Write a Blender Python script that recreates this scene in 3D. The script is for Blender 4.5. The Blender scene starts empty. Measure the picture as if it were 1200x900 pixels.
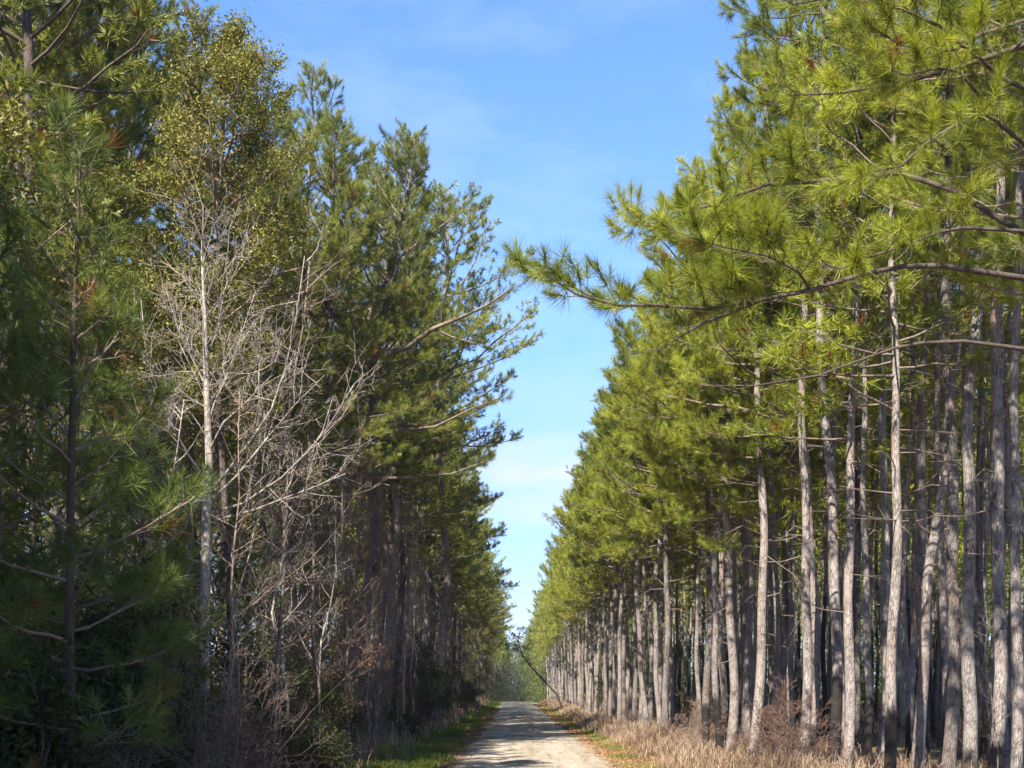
import bpy, math, random
import numpy as np
from mathutils import Vector

SC = bpy.context.scene
COL = SC.collection
PI = math.pi
F, CX, HY, CAMH = 1600.0, 603.0, 806.0, 1.8     # focal length (in 1200 px), vanishing point, eye height

def W(px, py, d):
    """a point of the place seen along a direction of the photograph, d metres down the road"""
    return np.array([(px - CX) * d / F, d, CAMH - (py - HY) * d / F])

# ------------------------------------------------------------------ terrain
def gz(x, y):
    x = np.asarray(x, float); y = np.asarray(y, float)
    t = np.clip(y - 165.0, 0, None)
    z = -3.2 * (1 - np.exp(-t * t * 0.00007))
    off = np.clip((np.abs(x - 0.4) - 2.6) / 2.5, 0, 1)
    und = 0.10 * np.sin(x * 0.55 + 1.3 + 0.21 * y) * np.sin(y * 0.37 + 0.4 * x) + 0.06 * np.sin(1.7 * x + .9 * y)
    bank = 0.16 * np.clip((np.abs(x - 0.4) - 2.4) / 1.2, 0, 1)
    return z + off * und + bank - 0.05
def G(x, y): return float(gz(x, y))

# ------------------------------------------------------------------ mesh builder
class MB:
    def __init__(s):
        s.v = []; s.f3 = []; s.f4 = []; s.m3 = []; s.m4 = []; s.t = []; s.n = 0
    def add(s, v, f3=None, f4=None, tint=None, mat=0):
        v = np.asarray(v, np.float32).reshape(-1, 3)
        if f3 is not None and len(f3):
            s.f3.append(np.asarray(f3, np.int32).reshape(-1, 3) + s.n); s.m3.append(np.full(len(f3), mat, np.int32))
        if f4 is not None and len(f4):
            s.f4.append(np.asarray(f4, np.int32).reshape(-1, 4) + s.n); s.m4.append(np.full(len(f4), mat, np.int32))
        s.v.append(v)
        s.t.append(np.full(len(v), .5, np.float32) if tint is None else np.asarray(tint, np.float32))
        s.n += len(v)
    def mesh(s, name, mats, smooth=True, offset=None):
        me = bpy.data.meshes.new(name)
        v = np.concatenate(s.v) if s.v else np.zeros((0, 3), np.float32)
        if offset is not None: v = v - np.asarray(offset, np.float32)
        f3 = np.concatenate(s.f3) if s.f3 else np.zeros((0, 3), np.int32)
        f4 = np.concatenate(s.f4) if s.f4 else np.zeros((0, 4), np.int32)
        mi = np.concatenate(s.m3 + s.m4) if (s.m3 or s.m4) else np.zeros(0, np.int32)
        me.vertices.add(len(v)); me.vertices.foreach_set("co", v.ravel())
        idx = np.concatenate([f3.ravel(), f4.ravel()]).astype(np.int32)
        me.loops.add(len(idx)); me.loops.foreach_set("vertex_index", idx)
        n3, n4 = len(f3), len(f4)
        st = np.concatenate([np.arange(n3) * 3, n3 * 3 + np.arange(n4) * 4]).astype(np.int32)
        me.polygons.add(n3 + n4); me.polygons.foreach_set("loop_start", st)
        me.polygons.foreach_set("material_index", mi)
        me.polygons.foreach_set("use_smooth", np.full(n3 + n4, smooth))
        a = me.attributes.new("tint", 'FLOAT', 'POINT'); a.data.foreach_set("value", np.concatenate(s.t) if s.t else np.zeros(0, np.float32))
        for m in (mats if isinstance(mats, (list, tuple)) else [mats]): me.materials.append(m)
        me.update(calc_edges=True)
        return me

def nrm(a): return a / np.maximum(np.linalg.norm(a, axis=-1, keepdims=True), 1e-9)

def tube(mb, pts, rad, sides=8, rng=None, rough=0.0, mat=0, tint=None):
    pts = np.asarray(pts, float); n = len(pts); rad = np.asarray(rad, float)
    d = nrm(np.gradient(pts, axis=0))
    ref = np.array([0, 1, 0.0]) if abs(d[0][2]) > .7 else np.array([0, 0, 1.0])
    u = nrm(np.cross(d, ref)); w = np.cross(d, u)
    a = np.arange(sides) / sides * 2 * PI
    r = rad[:, None] * np.ones(sides)
    if rough and rng is not None: r = r * (1 + rough * rng.standard_normal(r.shape))
    v = pts[:, None] + r[..., None] * (np.cos(a)[None, :, None] * u[:, None] + np.sin(a)[None, :, None] * w[:, None])
    i = np.arange(n - 1)[:, None] * sides; j = np.arange(sides)[None]; k = (j + 1) % sides
    f = np.stack([i + j, i + k, i + sides + k, i + sides + j], -1).reshape(-1, 4)
    vv = v.reshape(-1, 3)
    cap = np.stack([np.full(sides, n * sides), (n - 1) * sides + np.arange(sides), (n - 1) * sides + (np.arange(sides) + 1) % sides], -1)
    mb.add(np.vstack([vv, pts[-1:] + d[-1:] * rad[-1] * .5]), f3=cap, f4=f, mat=mat,
           tint=None if tint is None else np.full(len(vv) + 1, tint))

def sticks(mb, P0, P1, r0, r1, sides=3, mat=0, tint=None):
    P0 = np.asarray(P0, float).reshape(-1, 3); P1 = np.asarray(P1, float).reshape(-1, 3); N = len(P0)
    if N == 0: return
    r0 = np.broadcast_to(np.asarray(r0, float), (N,)); r1 = np.broadcast_to(np.asarray(r1, float), (N,))
    d = nrm(P1 - P0)
    ref = np.where(np.abs(d[:, 2:3]) > .8, np.array([[1, 0, 0.0]]), np.array([[0, 0, 1.0]]))
    u = nrm(np.cross(d, ref)); w = np.cross(d, u)
    a = np.arange(sides) / sides * 2 * PI
    ring = np.cos(a)[None, :, None] * u[:, None] + np.sin(a)[None, :, None] * w[:, None]
    v = np.concatenate([P0[:, None] + r0[:, None, None] * ring, P1[:, None] + r1[:, None, None] * ring], 1)
    b = np.arange(N)[:, None] * 2 * sides; j = np.arange(sides)[None]; k = (j + 1) % sides
    f = np.stack([b + j, b + k, b + sides + k, b + sides + j], -1).reshape(-1, 4)
    mb.add(v.reshape(-1, 3), f4=f, mat=mat, tint=None if tint is None else np.repeat(np.asarray(tint, float), 2 * sides))

def needles(mb, P, D, tint, N, nl, nw, rng, back=0.11):
    """tufts of long needles at P pointing along D"""
    P = np.asarray(P, float).reshape(-1, 3); D = nrm(np.asarray(D, float).reshape(-1, 3)); T = len(P)
    if T == 0: return
    off = rng.random((T, N))
    sp_ = rng.uniform(.45, 1.15, (T, 1)); off = off ** rng.uniform(.7, 1.6, (T, 1))
    th = np.radians(8 + 84 * off * sp_ + rng.normal(0, 9, (T, N))); ph = rng.random((T, N)) * 2 * PI
    ref = np.where(np.abs(D[:, 2:3]) > .8, np.array([[1, 0, 0.0]]), np.array([[0, 0, 1.0]]))
    u = nrm(np.cross(D, ref)); w = np.cross(D, u)
    dd = np.cos(th)[..., None] * D[:, None] + np.sin(th)[..., None] * (np.cos(ph)[..., None] * u[:, None] + np.sin(ph)[..., None] * w[:, None])
    L = nl * rng.uniform(.62, 1.2, (T, 1)) * (.7 + .45 * rng.random((T, N)))
    base = P[:, None] - D[:, None] * (off * back)[..., None]
    tip = base + dd * L[..., None] + np.array([0, 0, -1.0]) * (rng.uniform(.05, .45, (T, 1)) * L * rng.random((T, N)))[..., None]
    side = nrm(np.cross(dd, rng.standard_normal((T, N, 3)))) * nw * .5
    v = np.stack([base - side * .7, base + side * .7, (base + tip) * .5 + side + dd * 0, tip], 2)
    q = np.arange(T * N)[:, None] * 4
    f = np.concatenate([q + np.array([[0, 1, 2]]), q + np.array([[0, 2, 3]])])
    tt = np.repeat(np.asarray(tint, float)[:, None], N, 1) + rng.normal(0, .06, (T, N))
    mb.add(v.reshape(-1, 3), f3=f, tint=np.repeat(tt.ravel(), 4))

def blades(mb, P, H, wd, lean, rng, tint):
    """bent grass blades"""
    P = np.asarray(P, float); N = len(P)
    a = rng.random(N) * 2 * PI; b = rng.random(N) * 2 * PI
    side = np.stack([np.cos(a), np.sin(a), 0 * a], -1) * (wd / 2)[:, None]
    out = np.stack([np.cos(b), np.sin(b), 0 * a], -1) * (lean * H)[:, None]
    up = np.array([0, 0, 1.0])
    mid = P + out * .35 + up * (H * .6)[:, None]; tip = P + out + up * H[:, None] * (1 - .25 * lean)[:, None]
    v = np.stack([P - side, P + side, mid + side * .7, mid - side * .7, tip], 1)
    q = np.arange(N)[:, None] * 5
    mb.add(v.reshape(-1, 3), f3=q + np.array([[3, 2, 4]]), f4=q + np.array([[0, 1, 2, 3]]), tint=np.repeat(tint, 5))

# ------------------------------------------------------------------ materials
def newmat(name):
    m = bpy.data.materials.new(name); m.use_nodes = True
    nt = m.node_tree; nt.nodes.clear()
    out = nt.nodes.new('ShaderNodeOutputMaterial')
    return m, nt, out
def nd(nt, t, **kw):
    n = nt.nodes.new(t)
    for k, v in kw.items():
        if k.startswith('i_'): n.inputs[k[2:]].default_value = v
        else: setattr(n, k, v)
    return n
def ramp(nt, src, stops):
    r = nt.nodes.new('ShaderNodeValToRGB'); e = r.color_ramp.elements
    while len(e) < len(stops): e.new(.5)
    for k, (p, c) in enumerate(stops): e[k].position = p; e[k].color = (*c, 1)
    nt.links.new(src, r.inputs[0]); return r.outputs[0]
def mixc(nt, fac, a, b, blend='MIX'):
    m = nt.nodes.new('ShaderNodeMix'); m.data_type = 'RGBA'; m.blend_type = blend
    for s, x in ((0, fac), (6, a), (7, b)):
        if hasattr(x, 'is_output'): nt.links.new(x, m.inputs[s])
        elif s == 0: m.inputs[0].default_value = x
        else: m.inputs[s].default_value = (*x, 1)
    return m.outputs[2]
def math_(nt, op, a, b=None, c=None, clamp=False):
    m = nt.nodes.new('ShaderNodeMath'); m.operation = op; m.use_clamp = clamp
    for k, x in enumerate((a, b, c)):
        if x is None: continue
        if hasattr(x, 'is_output'): nt.links.new(x, m.inputs[k])
        else: m.inputs[k].default_value = x
    return m.outputs[0]
def noise(nt, vec, scale, detail=4, rough=.55):
    n = nd(nt, 'ShaderNodeTexNoise'); n.inputs['Scale'].default_value = scale
    n.inputs['Detail'].default_value = detail; n.inputs['Roughness'].default_value = rough
    if vec is not None: nt.links.new(vec, n.inputs['Vector'])
    return n.outputs[0]

def leaf_mat(name, dark, light, brown=(.16, .065, .015), transl=.35, rough=.5, spec=.3, huevar=.12):
    m, nt, out = newmat(name); L = nt.links.new
    at = nd(nt, 'ShaderNodeAttribute', attribute_name='tint'); oi = nd(nt, 'ShaderNodeObjectInfo')
    v = math_(nt, 'ADD', at.outputs['Fac'], math_(nt, 'MULTIPLY', math_(nt, 'SUBTRACT', oi.outputs['Random'], .5), huevar * 2))
    c = mixc(nt, math_(nt, 'MULTIPLY', v, 1.0, clamp=True), dark, light)
    c = mixc(nt, math_(nt, 'GREATER_THAN', at.outputs['Fac'], 1.5), c, brown)
    b = nd(nt, 'ShaderNodeBsdfPrincipled'); L(c, b.inputs['Base Color'])
    b.inputs['Roughness'].default_value = rough; b.inputs['Specular IOR Level'].default_value = spec
    t = nd(nt, 'ShaderNodeBsdfTranslucent')
    L(mixc(nt, 1.0, c, (1.25, 1.15, .6), 'MULTIPLY'), t.inputs['Color'])
    mx = nd(nt, 'ShaderNodeMixShader'); mx.inputs[0].default_value = transl
    L(b.outputs[0], mx.inputs[1]); L(t.outputs[0], mx.inputs[2]); L(mx.outputs[0], out.inputs[0])
    return m

def bark_mat(name, lo, hi, scale=9, stretch=.28, bump=.5, scorch=False, lichen=None):
    m, nt, out = newmat(name); L = nt.links.new
    tc = nd(nt, 'ShaderNodeTexCoord'); oi = nd(nt, 'ShaderNodeObjectInfo')
    cb = nd(nt, 'ShaderNodeCombineXYZ'); r = math_(nt, 'MULTIPLY', oi.outputs['Random'], 37.0)
    for k in range(3): L(r, cb.inputs[k])
    mp = nd(nt, 'ShaderNodeMapping'); mp.inputs['Scale'].default_value = (1, 1, stretch)
    L(tc.outputs['Object'], mp.inputs['Vector']); L(cb.outputs[0], mp.inputs['Location'])
    vo = nd(nt, 'ShaderNodeTexVoronoi', feature='DISTANCE_TO_EDGE'); vo.inputs['Scale'].default_value = scale
    wob = noise(nt, mp.outputs[0], scale * .8, 3)
    av = nd(nt, 'ShaderNodeVectorMath', operation='MULTIPLY_ADD'); L(mp.outputs[0], av.inputs[0]); av.inputs[1].default_value = (1, 1, 1)
    cw = nd(nt, 'ShaderNodeCombineXYZ')
    for k in range(3): L(math_(nt, 'MULTIPLY', wob, .12), cw.inputs[k])
    L(cw.outputs[0], av.inputs[2]); L(av.outputs[0], vo.inputs['Vector'])
    plate = math_(nt, 'MULTIPLY', vo.outputs['Distance'], 6.0, clamp=True)
    n1 = noise(nt, mp.outputs[0], scale * .22, 6, .7); n2 = noise(nt, mp.outputs[0], scale * 3.5, 4, .7)
    n0 = noise(nt, tc.outputs['Object'], 2.6, 4, .65)  # bark mottle; its dark patches also stand in for crown shadows
    f = math_(nt, 'ADD', math_(nt, 'MULTIPLY', math_(nt, 'SUBTRACT', n0, .5), .75 if scorch else 0.0), math_(nt, 'ADD', math_(nt, 'MULTIPLY', plate, .26), math_(nt, 'ADD', math_(nt, 'MULTIPLY', n1, .62), math_(nt, 'MULTIPLY', n2, .34))))
    c = ramp(nt, f, [(.36, lo), (.56, tuple((a + b) / 2 for a, b in zip(lo, hi))), (.80, hi)])
    if lichen is not None:
        n3 = noise(nt, mp.outputs[0], scale * .6, 4, .6)
        c = mixc(nt, math_(nt, 'MULTIPLY', math_(nt, 'SUBTRACT', n3, .56), 7.0, clamp=True), c, lichen)
    if scorch: c = mixc(nt, math_(nt, 'MULTIPLY', math_(nt, 'SUBTRACT', noise(nt, mp.outputs[0], 3.1, 5, .6), .52), 4.0, clamp=True), c, mixc(nt, n2, (.07, .042, .032), (.30, .20, .155)))   # flaking reddish plates
    # each trunk has its own bark tone
    c = mixc(nt, 1.0, c, ramp(nt, oi.outputs['Random'], [(0, (.45, .42, .41)), (.5, (.90, .87, .86)), (1, (1.14, 1.08, 1.05))]), 'MULTIPLY')
    if scorch:
        so = nd(nt, 'ShaderNodeSeparateColor'); L(oi.outputs['Color'], so.inputs[0])
        sx = nd(nt, 'ShaderNodeSeparateXYZ'); L(tc.outputs['Object'], sx.inputs[0])
        h = math_(nt, 'SUBTRACT', math_(nt, 'ADD', math_(nt, 'MULTIPLY', so.outputs[0], 5.0), math_(nt, 'MULTIPLY', math_(nt, 'SUBTRACT', n1, .5), 1.6)), sx.outputs[2])
        fac = math_(nt, 'MULTIPLY', h, 5.0, clamp=True)
        fac = math_(nt, 'MULTIPLY', fac, math_(nt, 'GREATER_THAN', so.outputs[0], .02))
        c = mixc(nt, math_(nt, 'MULTIPLY', fac, .93), c, (.012, .010, .009))
    b = nd(nt, 'ShaderNodeBsdfPrincipled'); L(c, b.inputs['Base Color']); b.inputs['Roughness'].default_value = .9
    b.inputs['Specular IOR Level'].default_value = .15
    bp = nd(nt, 'ShaderNodeBump'); bp.inputs['Strength'].default_value = bump; bp.inputs['Distance'].default_value = .03
    L(f, bp.inputs['Height']); L(bp.outputs[0], b.inputs['Normal']); L(b.outputs[0], out.inputs[0])
    return m

def ground_mat():
    m, nt, out = newmat('forest_floor'); L = nt.links.new
    tc = nd(nt, 'ShaderNodeTexCoord'); o = tc.outputs['Object']
    n1 = noise(nt, o, .5, 6, .6); n2 = noise(nt, o, 14, 6, .75); n3 = noise(nt, o, 60, 3, .8)
    c = ramp(nt, math_(nt, 'ADD', math_(nt, 'MULTIPLY', n2, .6), math_(nt, 'MULTIPLY', n3, .4)),
             [(.30, (.030, .020, .013)), (.5, (.125, .082, .048)), (.68, (.24, .16, .09))])
    c = mixc(nt, math_(nt, 'MULTIPLY', math_(nt, 'SUBTRACT', n1, .45), 4, clamp=True), c, mixc(nt, n2, (.06, .07, .02), (.15, .13, .06)))
    b = nd(nt, 'ShaderNodeBsdfPrincipled'); L(c, b.inputs['Base Color']); b.inputs['Roughness'].default_value = .95; b.inputs['Specular IOR Level'].default_value = .1
    bp = nd(nt, 'ShaderNodeBump'); bp.inputs['Strength'].default_value = .8; bp.inputs['Distance'].default_value = .05
    L(n2, bp.inputs['Height']); L(bp.outputs[0], b.inputs['Normal']); L(b.outputs[0], out.inputs[0]); return m

def road_mat():
    m, nt, out = newmat('sandy_gravel'); L = nt.links.new
    tc = nd(nt, 'ShaderNodeTexCoord'); o = tc.outputs['Object']
    sx = nd(nt, 'ShaderNodeSeparateXYZ'); L(o, sx.inputs[0])
    n1 = noise(nt, o, .9, 6, .65); n2 = noise(nt, o, 26, 5, .75); n3 = noise(nt, o, 120, 3, .8)
    mp = nd(nt, 'ShaderNodeMapping'); mp.inputs['Scale'].default_value = (2.2, .12, 1); L(o, mp.inputs['Vector'])
    n4 = noise(nt, mp.outputs[0], 1.6, 5, .6)
    f = math_(nt, 'ADD', math_(nt, 'MULTIPLY', n2, .4), math_(nt, 'ADD', math_(nt, 'MULTIPLY', n3, .25), math_(nt, 'MULTIPLY', n4, .45)))
    c = ramp(nt, f, [(.38, (.12, .094, .066)), (.52, (.225, .19, .142)), (.70, (.345, .30, .235))])
    # the ends of the road bed are mixed with litter: distance from the middle
    e = math_(nt, 'ABSOLUTE', math_(nt, 'SUBTRACT', sx.outputs[0], .42))
    ef = math_(nt, 'ADD', math_(nt, 'SUBTRACT', e, 2.0), math_(nt, 'MULTIPLY', math_(nt, 'SUBTRACT', n1, .5), 1.6))
    c = mixc(nt, math_(nt, 'MULTIPLY', ef, 2.2, clamp=True), c, mixc(nt, n2, (.14, .085, .045), (.36, .24, .14)))
    # packed wheel tracks
    t = math_(nt, 'ABSOLUTE', math_(nt, 'SUBTRACT', e, .82))
    tf = math_(nt, 'MULTIPLY', math_(nt, 'SUBTRACT', .36, t), 1.3, clamp=True)
    c = mixc(nt, tf, c, mixc(nt, n2, (.275, .235, .182), (.40, .355, .29)))
    b = nd(nt, 'ShaderNodeBsdfPrincipled'); L(c, b.inputs['Base Color']); b.inputs['Roughness'].default_value = .95; b.inputs['Specular IOR Level'].default_value = .15
    bp = nd(nt, 'ShaderNodeBump'); bp.inputs['Strength'].default_value = .6; bp.inputs['Distance'].default_value = .03
    L(f, bp.inputs['Height']); L(bp.outputs[0], b.inputs['Normal']); L(b.outputs[0], out.inputs[0]); return m

def straw_mat(name, stops, transl=.3):
    m, nt, out = newmat(name); L = nt.links.new
    at = nd(nt, 'ShaderNodeAttribute', attribute_name='tint')
    c = ramp(nt, at.outputs['Fac'], stops)
    d = nd(nt, 'ShaderNodeBsdfDiffuse'); L(c, d.inputs[0]); t = nd(nt, 'ShaderNodeBsdfTranslucent'); L(c, t.inputs[0])
    mx = nd(nt, 'ShaderNodeMixShader'); mx.inputs[0].default_value = transl
    L(d.outputs[0], mx.inputs[1]); L(t.outputs[0], mx.inputs[2]); L(mx.outputs[0], out.inputs[0]); return m

M_NEEDLE = leaf_mat('pine_needles', (.085, .118, .013), (.345, .370, .038), huevar=.16, transl=.4)
M_NEEDLE_L = leaf_mat('pine_needles_wild', (.060, .085, .016), (.305, .325, .055), huevar=.22, transl=.38)
M_NEEDLE_Y = leaf_mat('young_pine_needles', (.040, .070, .014), (.150, .190, .038), huevar=.1)
M_LEAF = leaf_mat('broad_leaves', (.055, .060, .010), (.20, .185, .03), transl=.25, rough=.48, spec=.3)
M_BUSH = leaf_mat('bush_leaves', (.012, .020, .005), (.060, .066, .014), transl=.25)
M_UNDER = leaf_mat('understory_leaves', (.04, .06, .012), (.17, .20, .035), transl=.3)
M_DRYLEAF = leaf_mat('withered_leaves', (.07, .038, .02), (.16, .10, .055), transl=.3)
M_BARK = bark_mat('pine_bark', (.022, .019, .018), (.27, .243, .222), scale=24, stretch=.24, bump=.8, scorch=True)
M_BARK_L = bark_mat('old_pine_bark', (.028, .023, .021), (.19, .165, .15), scale=20, stretch=.25, bump=.8, scorch=True)
M_LIMB = bark_mat('pine_limb_bark', (.03, .024, .02), (.22, .18, .145), scale=30, stretch=1, bump=.3)
M_PALE = bark_mat('pale_bark', (.085, .07, .06), (.29, .258, .225), scale=16, stretch=.5, bump=.3, lichen=(.42, .44, .36))
M_TWIG = bark_mat('grey_twigs', (.042, .032, .026), (.195, .15, .122), scale=20, stretch=.4, bump=.1)
M_VINE = bark_mat('reddish_twigs', (.085, .05, .036), (.225, .145, .105), scale=20, stretch=.4, bump=.1)
M_SNAG = bark_mat('dark_dead_wood', (.03, .025, .02), (.11, .09, .075), scale=16, stretch=.4, bump=.3)

# ------------------------------------------------------------------ things
def tag(o, label=None, cat=None, group=None, kind=None):
    if label: o['label'] = label
    if cat: o['category'] = cat
    if group: o['group'] = group
    if kind: o['kind'] = kind
    return o
def empty(name):
    o = bpy.data.objects.new(name, None); o.empty_display_size = .3; COL.objects.link(o); return o
def part(name, me, parent):
    o = bpy.data.objects.new(name, me); COL.objects.link(o); o.parent = parent; o.color = (0, 0, 0, 1); return o
class Kind:
    """a thing with its parts; the first placing moves the thing itself, the later ones copy it and each of its parts"""
    def __init__(s, name, parts, cat):
        s.cat = cat; s.used = False; s.root = empty(name); s.kids = [part(n, me, s.root) for n, me in parts]
    def place(s, x, y, rz=0, sc=1, label='', group=None, tilt=(0, 0), scorch=0, dz=0):
        if not s.used: r = s.root; kids = s.kids; s.used = True
        else:
            r = s.root.copy(); COL.objects.link(r); kids = []
            for k in s.kids:
                c = k.copy(); COL.objects.link(c); c.parent = r; kids.append(c)
        for key in ('group',):
            if key in r: del r[key]
        r.location = (x, y, G(x, y) - .04 + dz); r.rotation_euler = (tilt[0], tilt[1], rz); r.scale = (sc, sc, sc)
        tag(r, label, s.cat, group)
        for k in kids: k.color = (scorch / 5.0, 0, 0, 1)
        return r

def limb_twigs(rng, pts, s0, n, lmin, lmax, up=.35, spread=(30, 70)):
    """side twigs on the outer part of a limb: list of (base, end, dir)"""
    pts = np.asarray(pts); seg = np.linalg.norm(np.diff(pts, axis=0), axis=1); cum = np.concatenate([[0], np.cumsum(seg)])
    res = []
    for k in range(n):
        s = s0 + (1 - s0) * (k + rng.random() * .8) / n
        t = s * cum[-1]; i = min(np.searchsorted(cum, t, side='right') - 1, len(seg) - 1)
        p = pts[i] + (pts[i + 1] - pts[i]) * (t - cum[i]) / seg[i]
        d = nrm(pts[i + 1] - pts[i])
        sidev = nrm(np.cross(d, [0, 0, 1.0]) + 1e-6) * (1 if k % 2 else -1)
        a = math.radians(rng.uniform(*spread))
        dd = nrm(d * math.cos(a) + sidev * math.sin(a) + np.array([0, 0, up * rng.uniform(-.2, 1.3)]))
        L = rng.uniform(lmin, lmax) * (1.15 - .55 * (s - s0) / max(1e-3, 1 - s0))
        res.append((p, p + dd * L, dd))
    return res

def foliate(rng, tw, P, D, S0, S1, TT, sub=.6, btint=.5, brown=.01):
    """tufts and side shoots on twigs"""
    for (p, e, d) in tw:
        L = np.linalg.norm(e - p); mid = p + (e - p) * .55 + np.array([0, 0, -.04 * L])
        S0 += [p, mid]; S1 += [mid, e]
        def t(): return 2.0 if rng.random() < brown else np.clip(btint + rng.normal(0, .2), 0, 1)
        P.append(e); D.append(d + np.array([0, 0, .35])); TT.append(t())
        if L > .3:
            P.append(mid + (e - mid) * .4); D.append(d + np.array([0, 0, .2])); TT.append(t())
        m = int(L / .22) if rng.random() < sub else 1
        for q in range(m):
            b = p + (e - p) * rng.uniform(.35, .95)
            dd = nrm(d + rng.normal(0, .55, 3) + np.array([0, 0, .35])); l = rng.uniform(.12, .3)
            S0.append(b); S1.append(b + dd * l); P.append(b + dd * l); D.append(dd + np.array([0, 0, .25])); TT.append(t())

def pine_parts(seed, H=15.5, zb=6.5, R=2.4, tr=.14, nb=58, tw=1.0, N=24, nl=.2, nw=.008, edge=0.0, lean=(0, 0), wob=.08,
               sides=10, mats=None, stubs=10, extra=(), brown=.02, round_=.6, fs=.42, thin=1.0):
    bark, limbm, need = mats or (M_BARK, M_LIMB, M_NEEDLE)
    rng = np.random.default_rng(seed)
    tk, br, cr = MB(), MB(), MB()
    n = 26; zz = np.linspace(-.25, H * .985, n)
    ph = rng.random(4) * 6.28
    ax = np.stack([lean[0] * np.clip(zz / H, 0, 1) ** 1.2 + wob * (np.sin(zz * .55 + ph[0]) - math.sin(ph[0])) + wob * .35 * np.sin(zz * 1.7 + ph[2]),
                   lean[1] * np.clip(zz / H, 0, 1) ** 1.2 + wob * (np.sin(zz * .5 + ph[1]) - math.sin(ph[1])), zz], -1)
    rad = tr * (np.clip(1 - zz / H, 0, 1) ** .75 * .92 + .08) * (1 + .26 * np.exp(-np.clip(zz, 0, None) / .3))
    tube(tk, ax, rad, sides, rng, .05)
    def axis(z): return np.array([np.interp(z, zz, ax[:, 0]), np.interp(z, zz, ax[:, 1]), z])
    P, D, TT, S0, S1 = [], [], [], [], []
    az = rng.random() * 6.28
    for k in range(nb):
        t = ((k + rng.random()) / nb) ** 1.05
        z = zb + (H - zb - .25) * t
        az += 2.4 + rng.normal(0, .35)
        L = R * (1 - t) ** round_ * (.62 + .38 * min(1, t / .22)) * rng.uniform(.55, 1.22)
        ed = math.cos(az - PI)
        if edge: L *= 1 + edge * ed
        if t < .10 and rng.random() > .45 + .45 * ed: continue
        L = max(L, .35)
        e0 = math.radians(-8 + 62 * t ** .8 + rng.normal(0, 9))
        pts = [axis(z)]; m = 5; h = np.array([math.cos(az), math.sin(az), 0]); sw = rng.normal(0, .2)
        for j in range(m):
            e = e0 + math.radians(26) * (j / m) ** 1.5 + rng.normal(0, .08); a2 = az + sw * j / m + rng.normal(0, .07)
            pts.append(pts[-1] + L / m * np.array([math.cos(a2) * math.cos(e), math.sin(a2) * math.cos(e), math.sin(e)]))
        rb = (.007 + .0105 * L) * thin
        tube(br, pts, rb * np.linspace(1, .28, m + 1), 5, mat=0)
        tws = limb_twigs(rng, pts, fs if L > 1 else .2, max(3, int((L * 4.6 + 2) * tw)), .22 + .08 * L, .34 + .22 * L)
        tws.append((pts[-2], pts[-1], nrm(pts[-1] - pts[-2])))
        foliate(rng, tws, P, D, S0, S1, TT, btint=np.clip(rng.normal(.5, .16), .1, .9), brown=brown)
    for (pts, r0, s0, n_, l0, l1, foli) in extra:
        tube(br, pts, r0 * np.linspace(1, .22, len(pts)), 7, rng, .04)
        if n_:
            tws = limb_twigs(rng, pts, s0, n_, l0, l1)
            tws.append((np.asarray(pts[-2]), np.asarray(pts[-1]), nrm(np.asarray(pts[-1]) - np.asarray(pts[-2]))))
            if foli: foliate(rng, tws, P, D, S0, S1, TT, sub=.9, btint=foli)
            else:
                for (p, e, d) in tws[:-1]: S0.append(p); S1.append(e)
    for k in range(stubs):                      # dead stubs and bare twigs under the crown
        z = zb - rng.random() ** 1.6 * zb * .62; a = rng.random() * 6.28; l = rng.uniform(.25, 1.5) * (.5 + .5 * z / zb)
        p = axis(z); e = rng.normal(0.05, .3)
        q = p + l * .55 * np.array([math.cos(a), math.sin(a), e]); q2 = q + l * .45 * np.array([math.cos(a + rng.normal(0, .5)), math.sin(a), e + rng.normal(-.1, .4)])
        sticks(br, [p, q], [q, q2], [.014, .009], [.009, .003], 4)
        if l > .8: sticks(br, [q, q], [q + rng.normal(0, .25, 3), q2 + rng.normal(0, .2, 3)], .006, .002, 3)
    sticks(br, S0, S1, .0065 * thin, .0042 * thin, 3)
    needles(cr, P, D, np.array(TT), N, nl, nw, rng)
    return [('trunk', tk.mesh('pine_trunk', bark)), ('branches', br.mesh('pine_branches', limbm)), ('crown', cr.mesh('pine_crown', need, smooth=False))]

# leafless wood -----------------------------------------------------
def grow(rng, p, d, L, r, depth, out, nseg=4, wig=.13, up=.10, kids=(3, 5), kl=(.45, .7), ka=(25, 60), rmin=.0025):
    pts = [np.asarray(p, float)]; d = nrm(np.asarray(d, float)); rr = [r]
    for i in range(nseg):
        d = nrm(d + rng.normal(0, wig, 3) + np.array([0, 0, up]))
        pts.append(pts[-1] + d * L / nseg); rr.append(max(rmin, r * (1 - .75 * (i + 1) / nseg)))
    out.append((np.array(pts), np.array(rr)))
    if depth <= 0: return
    for k in range(rng.integers(kids[0], kids[1] + 1)):
        s = rng.uniform(.25, .98); i = min(int(s * nseg), nseg - 1); f = s * nseg - i
        q = pts[i] + (pts[i + 1] - pts[i]) * f; dd = nrm(pts[i + 1] - pts[i])
        u = nrm(np.cross(dd, rng.standard_normal(3))); a = math.radians(rng.uniform(*ka))
        grow(rng, q, dd * math.cos(a) + u * math.sin(a), L * rng.uniform(*kl) * (1.1 - .5 * s), max(rmin, rr[i] * .6), depth - 1, out, max(2, nseg - 1), wig * 1.2, up, kids, kl, ka, rmin)
def wood(mb, segs, big=.012):
    P0, P1, R0, R1 = [], [], [], []
    for pts, rr in segs:
        if rr[0] > big: tube(mb, pts, rr, 6)
        else:
            P0.append(pts[:-1]); P1.append(pts[1:]); R0.append(rr[:-1]); R1.append(rr[1:])
    if P0: sticks(mb, np.concatenate(P0), np.concatenate(P1), np.concatenate(R0), np.concatenate(R1), 3)
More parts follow.
